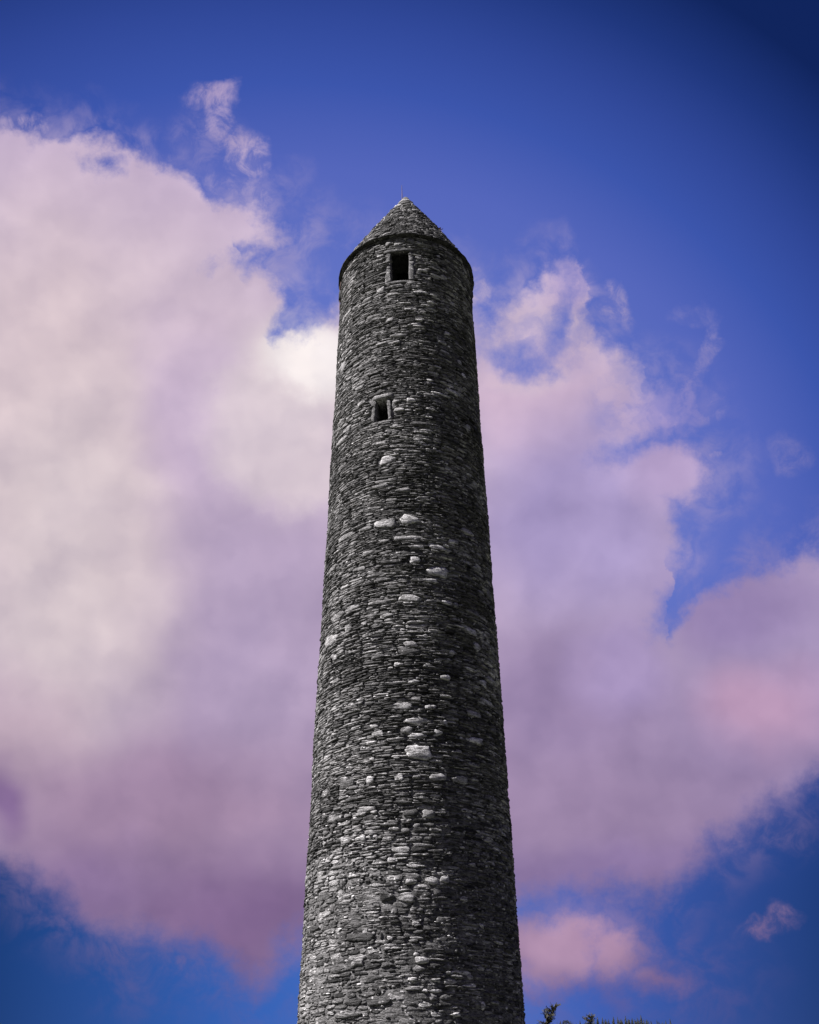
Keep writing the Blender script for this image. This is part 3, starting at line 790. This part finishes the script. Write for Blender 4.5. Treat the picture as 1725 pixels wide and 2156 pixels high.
# ------------------------------------------------------------------ trees
def needle_tree(name, H, rad, seed, lean=(0, 0), whorls=34, per=10, sprays=10, mat=M_NEEDLE, size=.16, curl=0.0, top_bare=.0):
    r = random.Random(seed); root = bpy.data.objects.new(name, None); COL.objects.link(root)
    def axis(f):
        b_ = max(0, (f-.72)/.28)**1.3
        return Vector((lean[0]*b_, lean[1]*b_, H*f))
    ks = [k/14 for k in range(15)]
    tube('trunk', [axis(f) for f in ks], [max(.012, .13*(1-f)) * H/8 for f in ks], M_BARK, root, 7)
    V, F = [], []; BV, BF = [], []
    def spray(p_, dr, L_):
        dr = dr.normalized(); n_ = dr.orthogonal().normalized()
        n_ = (Matrix.Rotation(r.uniform(0, 6.28), 3, dr) @ n_)
        for s_ in (-1, 1):
            for k in range(4):
                q = p_+dr*L_*(k/4); w = L_*.42*(1-k/5.5)
                tip = q+(dr*.75+n_*s_).normalized()*w+Vector((0, 0, r.uniform(-.03, .01))); a_ = dr*L_*.11
                b0 = len(V); V.extend([tuple(q-a_), tuple(q+a_), tuple(tip)]); F.append((b0, b0+1, b0+2))
    for w in range(whorls):
        f = .14+.86*(w/(whorls-1))**.9; c_ = axis(f); reach = rad*(1-f)**.8+.15*H/8
        for k in range(max(3, int(per*(1-f*.4)))):
            if r.random() < .12: continue
            q = r.uniform(0, 6.28); up_ = .15+.9*f**3; dr = Vector((math.cos(q), math.sin(q), up_+r.uniform(-.2, .2)))
            L_ = reach*r.uniform(.6, 1.15); n_s = max(3, int(sprays*L_/rad)+2)
            for j in range(n_s):
                g_ = (j+.6)/n_s; p_ = c_+dr*L_*g_+Vector((0, 0, -.22*L_*g_*g_))
                for _ in range(2):
                    d2 = Vector((dr.x+r.gauss(0, .7), dr.y+r.gauss(0, .7), dr.z*.6+r.gauss(-.05, .35))); spray(p_, d2, size*r.uniform(.7, 1.3))
    # leader tip tufts
    for k in range(60):
        f = .86+.14*k/59; p_ = axis(min(f, 1)); t_ = (axis(min(f+.02, 1.02))-axis(f-.02)).normalized()
        for _ in range(5): spray(p_+Vector((r.gauss(0, .05), r.gauss(0, .05), 0))*(1.1-(f-.86)*7), t_*.9+Vector((r.gauss(0, .6), r.gauss(0, .6), r.gauss(0, .3))), size*r.uniform(.6, 1.0)*(1.1-(f-.86)*4.5))
    link('crown', mesh('crown', np.array(V), [np.array(F)], np.full(len(V), .1)), mat, root)
    return root
tA = needle_tree('conifer_tree', 5.95, 1.2, 3, lean=(.85, 0), size=.17); tA.location = (4.5, 42, 0)
tag(tA, 'near conifer with a leaning feathery leader just right of the tower', 'tree')
tB = needle_tree('conifer_tree', 5.8, 1.1, 5, lean=(.45, .1), size=.16); tB.location = (6.57, 44, 0)
tag(tB, 'near conifer with a short pointed tip, right of the leaning one', 'tree')

def far_tree_mesh(H, w, seed):
    r = random.Random(seed); V, F = [], []
    L_ = 16
    for k in range(L_):
        f = k/L_; z = H*(.12+.88*f); rr = w*(1-f)**.85+.12; nb = 9 if f < .8 else 6
        for b_ in range(nb):
            q = 6.28*b_/nb+r.uniform(-.3, .3); R_ = rr*r.uniform(.55, 1.25); dz = -H*.035*r.uniform(.4, 1.4)
            hw = .30*R_+.10; c, s_ = math.cos(q), math.sin(q); b0 = len(V)
            V += [(0, 0, z+H*.05), (c*R_*.6-s_*hw, s_*R_*.6+c*hw, z+dz*.3), (c*R_, s_*R_, z+dz), (c*R_*.6+s_*hw, s_*R_*.6-c*hw, z+dz*.3)]
            F.append((b0, b0+1, b0+2, b0+3))
    b0 = len(V)
    V += [(-.1, 0, H*.9), (.1, 0, H*.9), (0, 0, H*1.04)]; V += [(0, -.1, H*.9), (0, .1, H*.9)]
    F += [(b0, b0+1, b0+2, b0+2)]
    return mesh('crown', np.array(V), [np.array(F[:-1]), np.array([[b0, b0+1, b0+2], [b0+3, b0+4, b0+2]])], np.full(len(V), .1))
M_ = [far_tree_mesh(h, w, s_) for h, w, s_ in ((15, 3.1, 1), (17, 3.0, 2), (13, 3.2, 3), (16, 3.5, 4), (14, 2.7, 5))]
for x in M_: x.materials.append(M_FARNEEDLE)

FAR = [(96.7, 850.0, 79.9),
 (110.5, 858.0, 81.2),
 (111.4, 845.0, 81.1),
 (117.9, 862.0, 82.9),
 (119.9, 850.0, 81.5),
 (128.0, 858.0, 82.5),
 (134.9, 845.0, 81.0),
 (142.1, 862.0, 85.2),
 (143.8, 850.0, 83.8),
 (149.8, 858.0, 83.2),
 (151.2, 845.0, 83.9),
 (157.4, 862.0, 85.1),
 (158.2, 850.0, 82.4),
 (162.7, 858.0, 85.6),
 (162.4, 845.0, 81.9),
 (168.6, 862.0, 84.4),
 (170.0, 850.0, 83.6),
 (174.5, 858.0, 86.0),
 (173.7, 845.0, 81.8),
 (179.7, 862.0, 83.4),
 (180.0, 850.0, 81.1),
 (186.2, 858.0, 80.5),
 (186.6, 845.0, 79.1),
 (193.8, 862.0, 82.6),
 (194.5, 850.0, 82.6)]
def round_crown(seed):
    r = random.Random(seed); V, F = [], []
    for k in range(900):
        q = Vector((r.gauss(0, 1), r.gauss(0, 1), r.gauss(0, 1))).normalized(); R_ = r.uniform(.7, 1.12)
        p_ = Vector((q.x*4.6*R_, q.y*4.6*R_, 8+q.z*4.2*R_)); a_ = Vector((r.gauss(0, 1), r.gauss(0, 1), r.gauss(0, 1)))*.33; c_ = a_.orthogonal().normalized()*.4
        b0 = len(V); V += [tuple(p_-a_), tuple(p_+c_), tuple(p_+a_)]; F.append((b0, b0+1, b0+2))
    m_ = mesh('crown', np.array(V), [np.array(F)], np.full(len(V), .1)); m_.materials.append(M_FARNEEDLE); return m_
RC = round_crown(4)
tv = []; 
for z_, r_ in ((0, .22), (1.5, .16), (10, .06)):
    for k in range(5): tv.append((r_*math.cos(k*1.2566), r_*math.sin(k*1.2566), z_))
tk = mesh('trunk', np.array(tv), [np.array([(i*5+k, i*5+(k+1) % 5, (i+1)*5+(k+1) % 5, (i+1)*5+k) for i in range(2) for k in range(5)])], np.full(15, .1)); tk.materials.append(M_BARK)
def hz(x, y): return float(hill_z(np.array([x]), np.array([y]))[0])
def put_far(x, y, ztop, me, name, label, group=None):
    root = bpy.data.objects.new(name, None); COL.objects.link(root); z0 = hz(x, y)-.3; root.location = (x, y, z0)
    Hm = max(v.co.z for v in me.vertices); s_ = (ztop-z0)/Hm; root.scale = (s_, s_, s_); root.rotation_euler = (0, 0, random.uniform(0, 6.28))
    link('crown', me, None, root); link('trunk', tk, None, root); return tag(root, label, 'tree', group)
for i, (x, y, zt_) in enumerate(FAR):
    if i == 3: put_far(x, y, zt_, RC, 'broadleaf_tree', 'round bushy tree on the far hill, left end of the conifer row'); continue
    if i == 0: put_far(x, y, zt_, M_[2], 'spruce_tree', 'far spruce tip beside the trunk line of the leaning conifer, nearest the tower'); continue
    if i == len(FAR)-1: put_far(x, y, zt_, M_[1], 'spruce_tree', 'rightmost thin spruce at the end of the far hilltop row'); continue
    special = {7: 'first tall spruce tip of the far hilltop row, just right of the short near conifer', 13: 'sharp spruce spire near the middle of the far hilltop row', 17: 'tallest spruce spire in the far hilltop row, right of the middle', 23: 'thin lone spruce tip, second from the right end of the far row', 10: 'broad-topped spruce at the left of the middle of the far row'}
    put_far(x, y, zt_, M_[i % 5], 'spruce_tree', special.get(i, 'dark spruce in the ragged row along the far hilltop'), 'spruces along the far hilltop')
for k in range(46):
    x = random.uniform(112, 192); put_far(x, random.uniform(846, 862), 80.2+2.2*math.exp(-((x-155)/24)**2)+random.uniform(-.8, .8), M_[k % 5], 'spruce_tree', 'dark spruce in the ragged row along the far hilltop', 'spruces along the far hilltop')
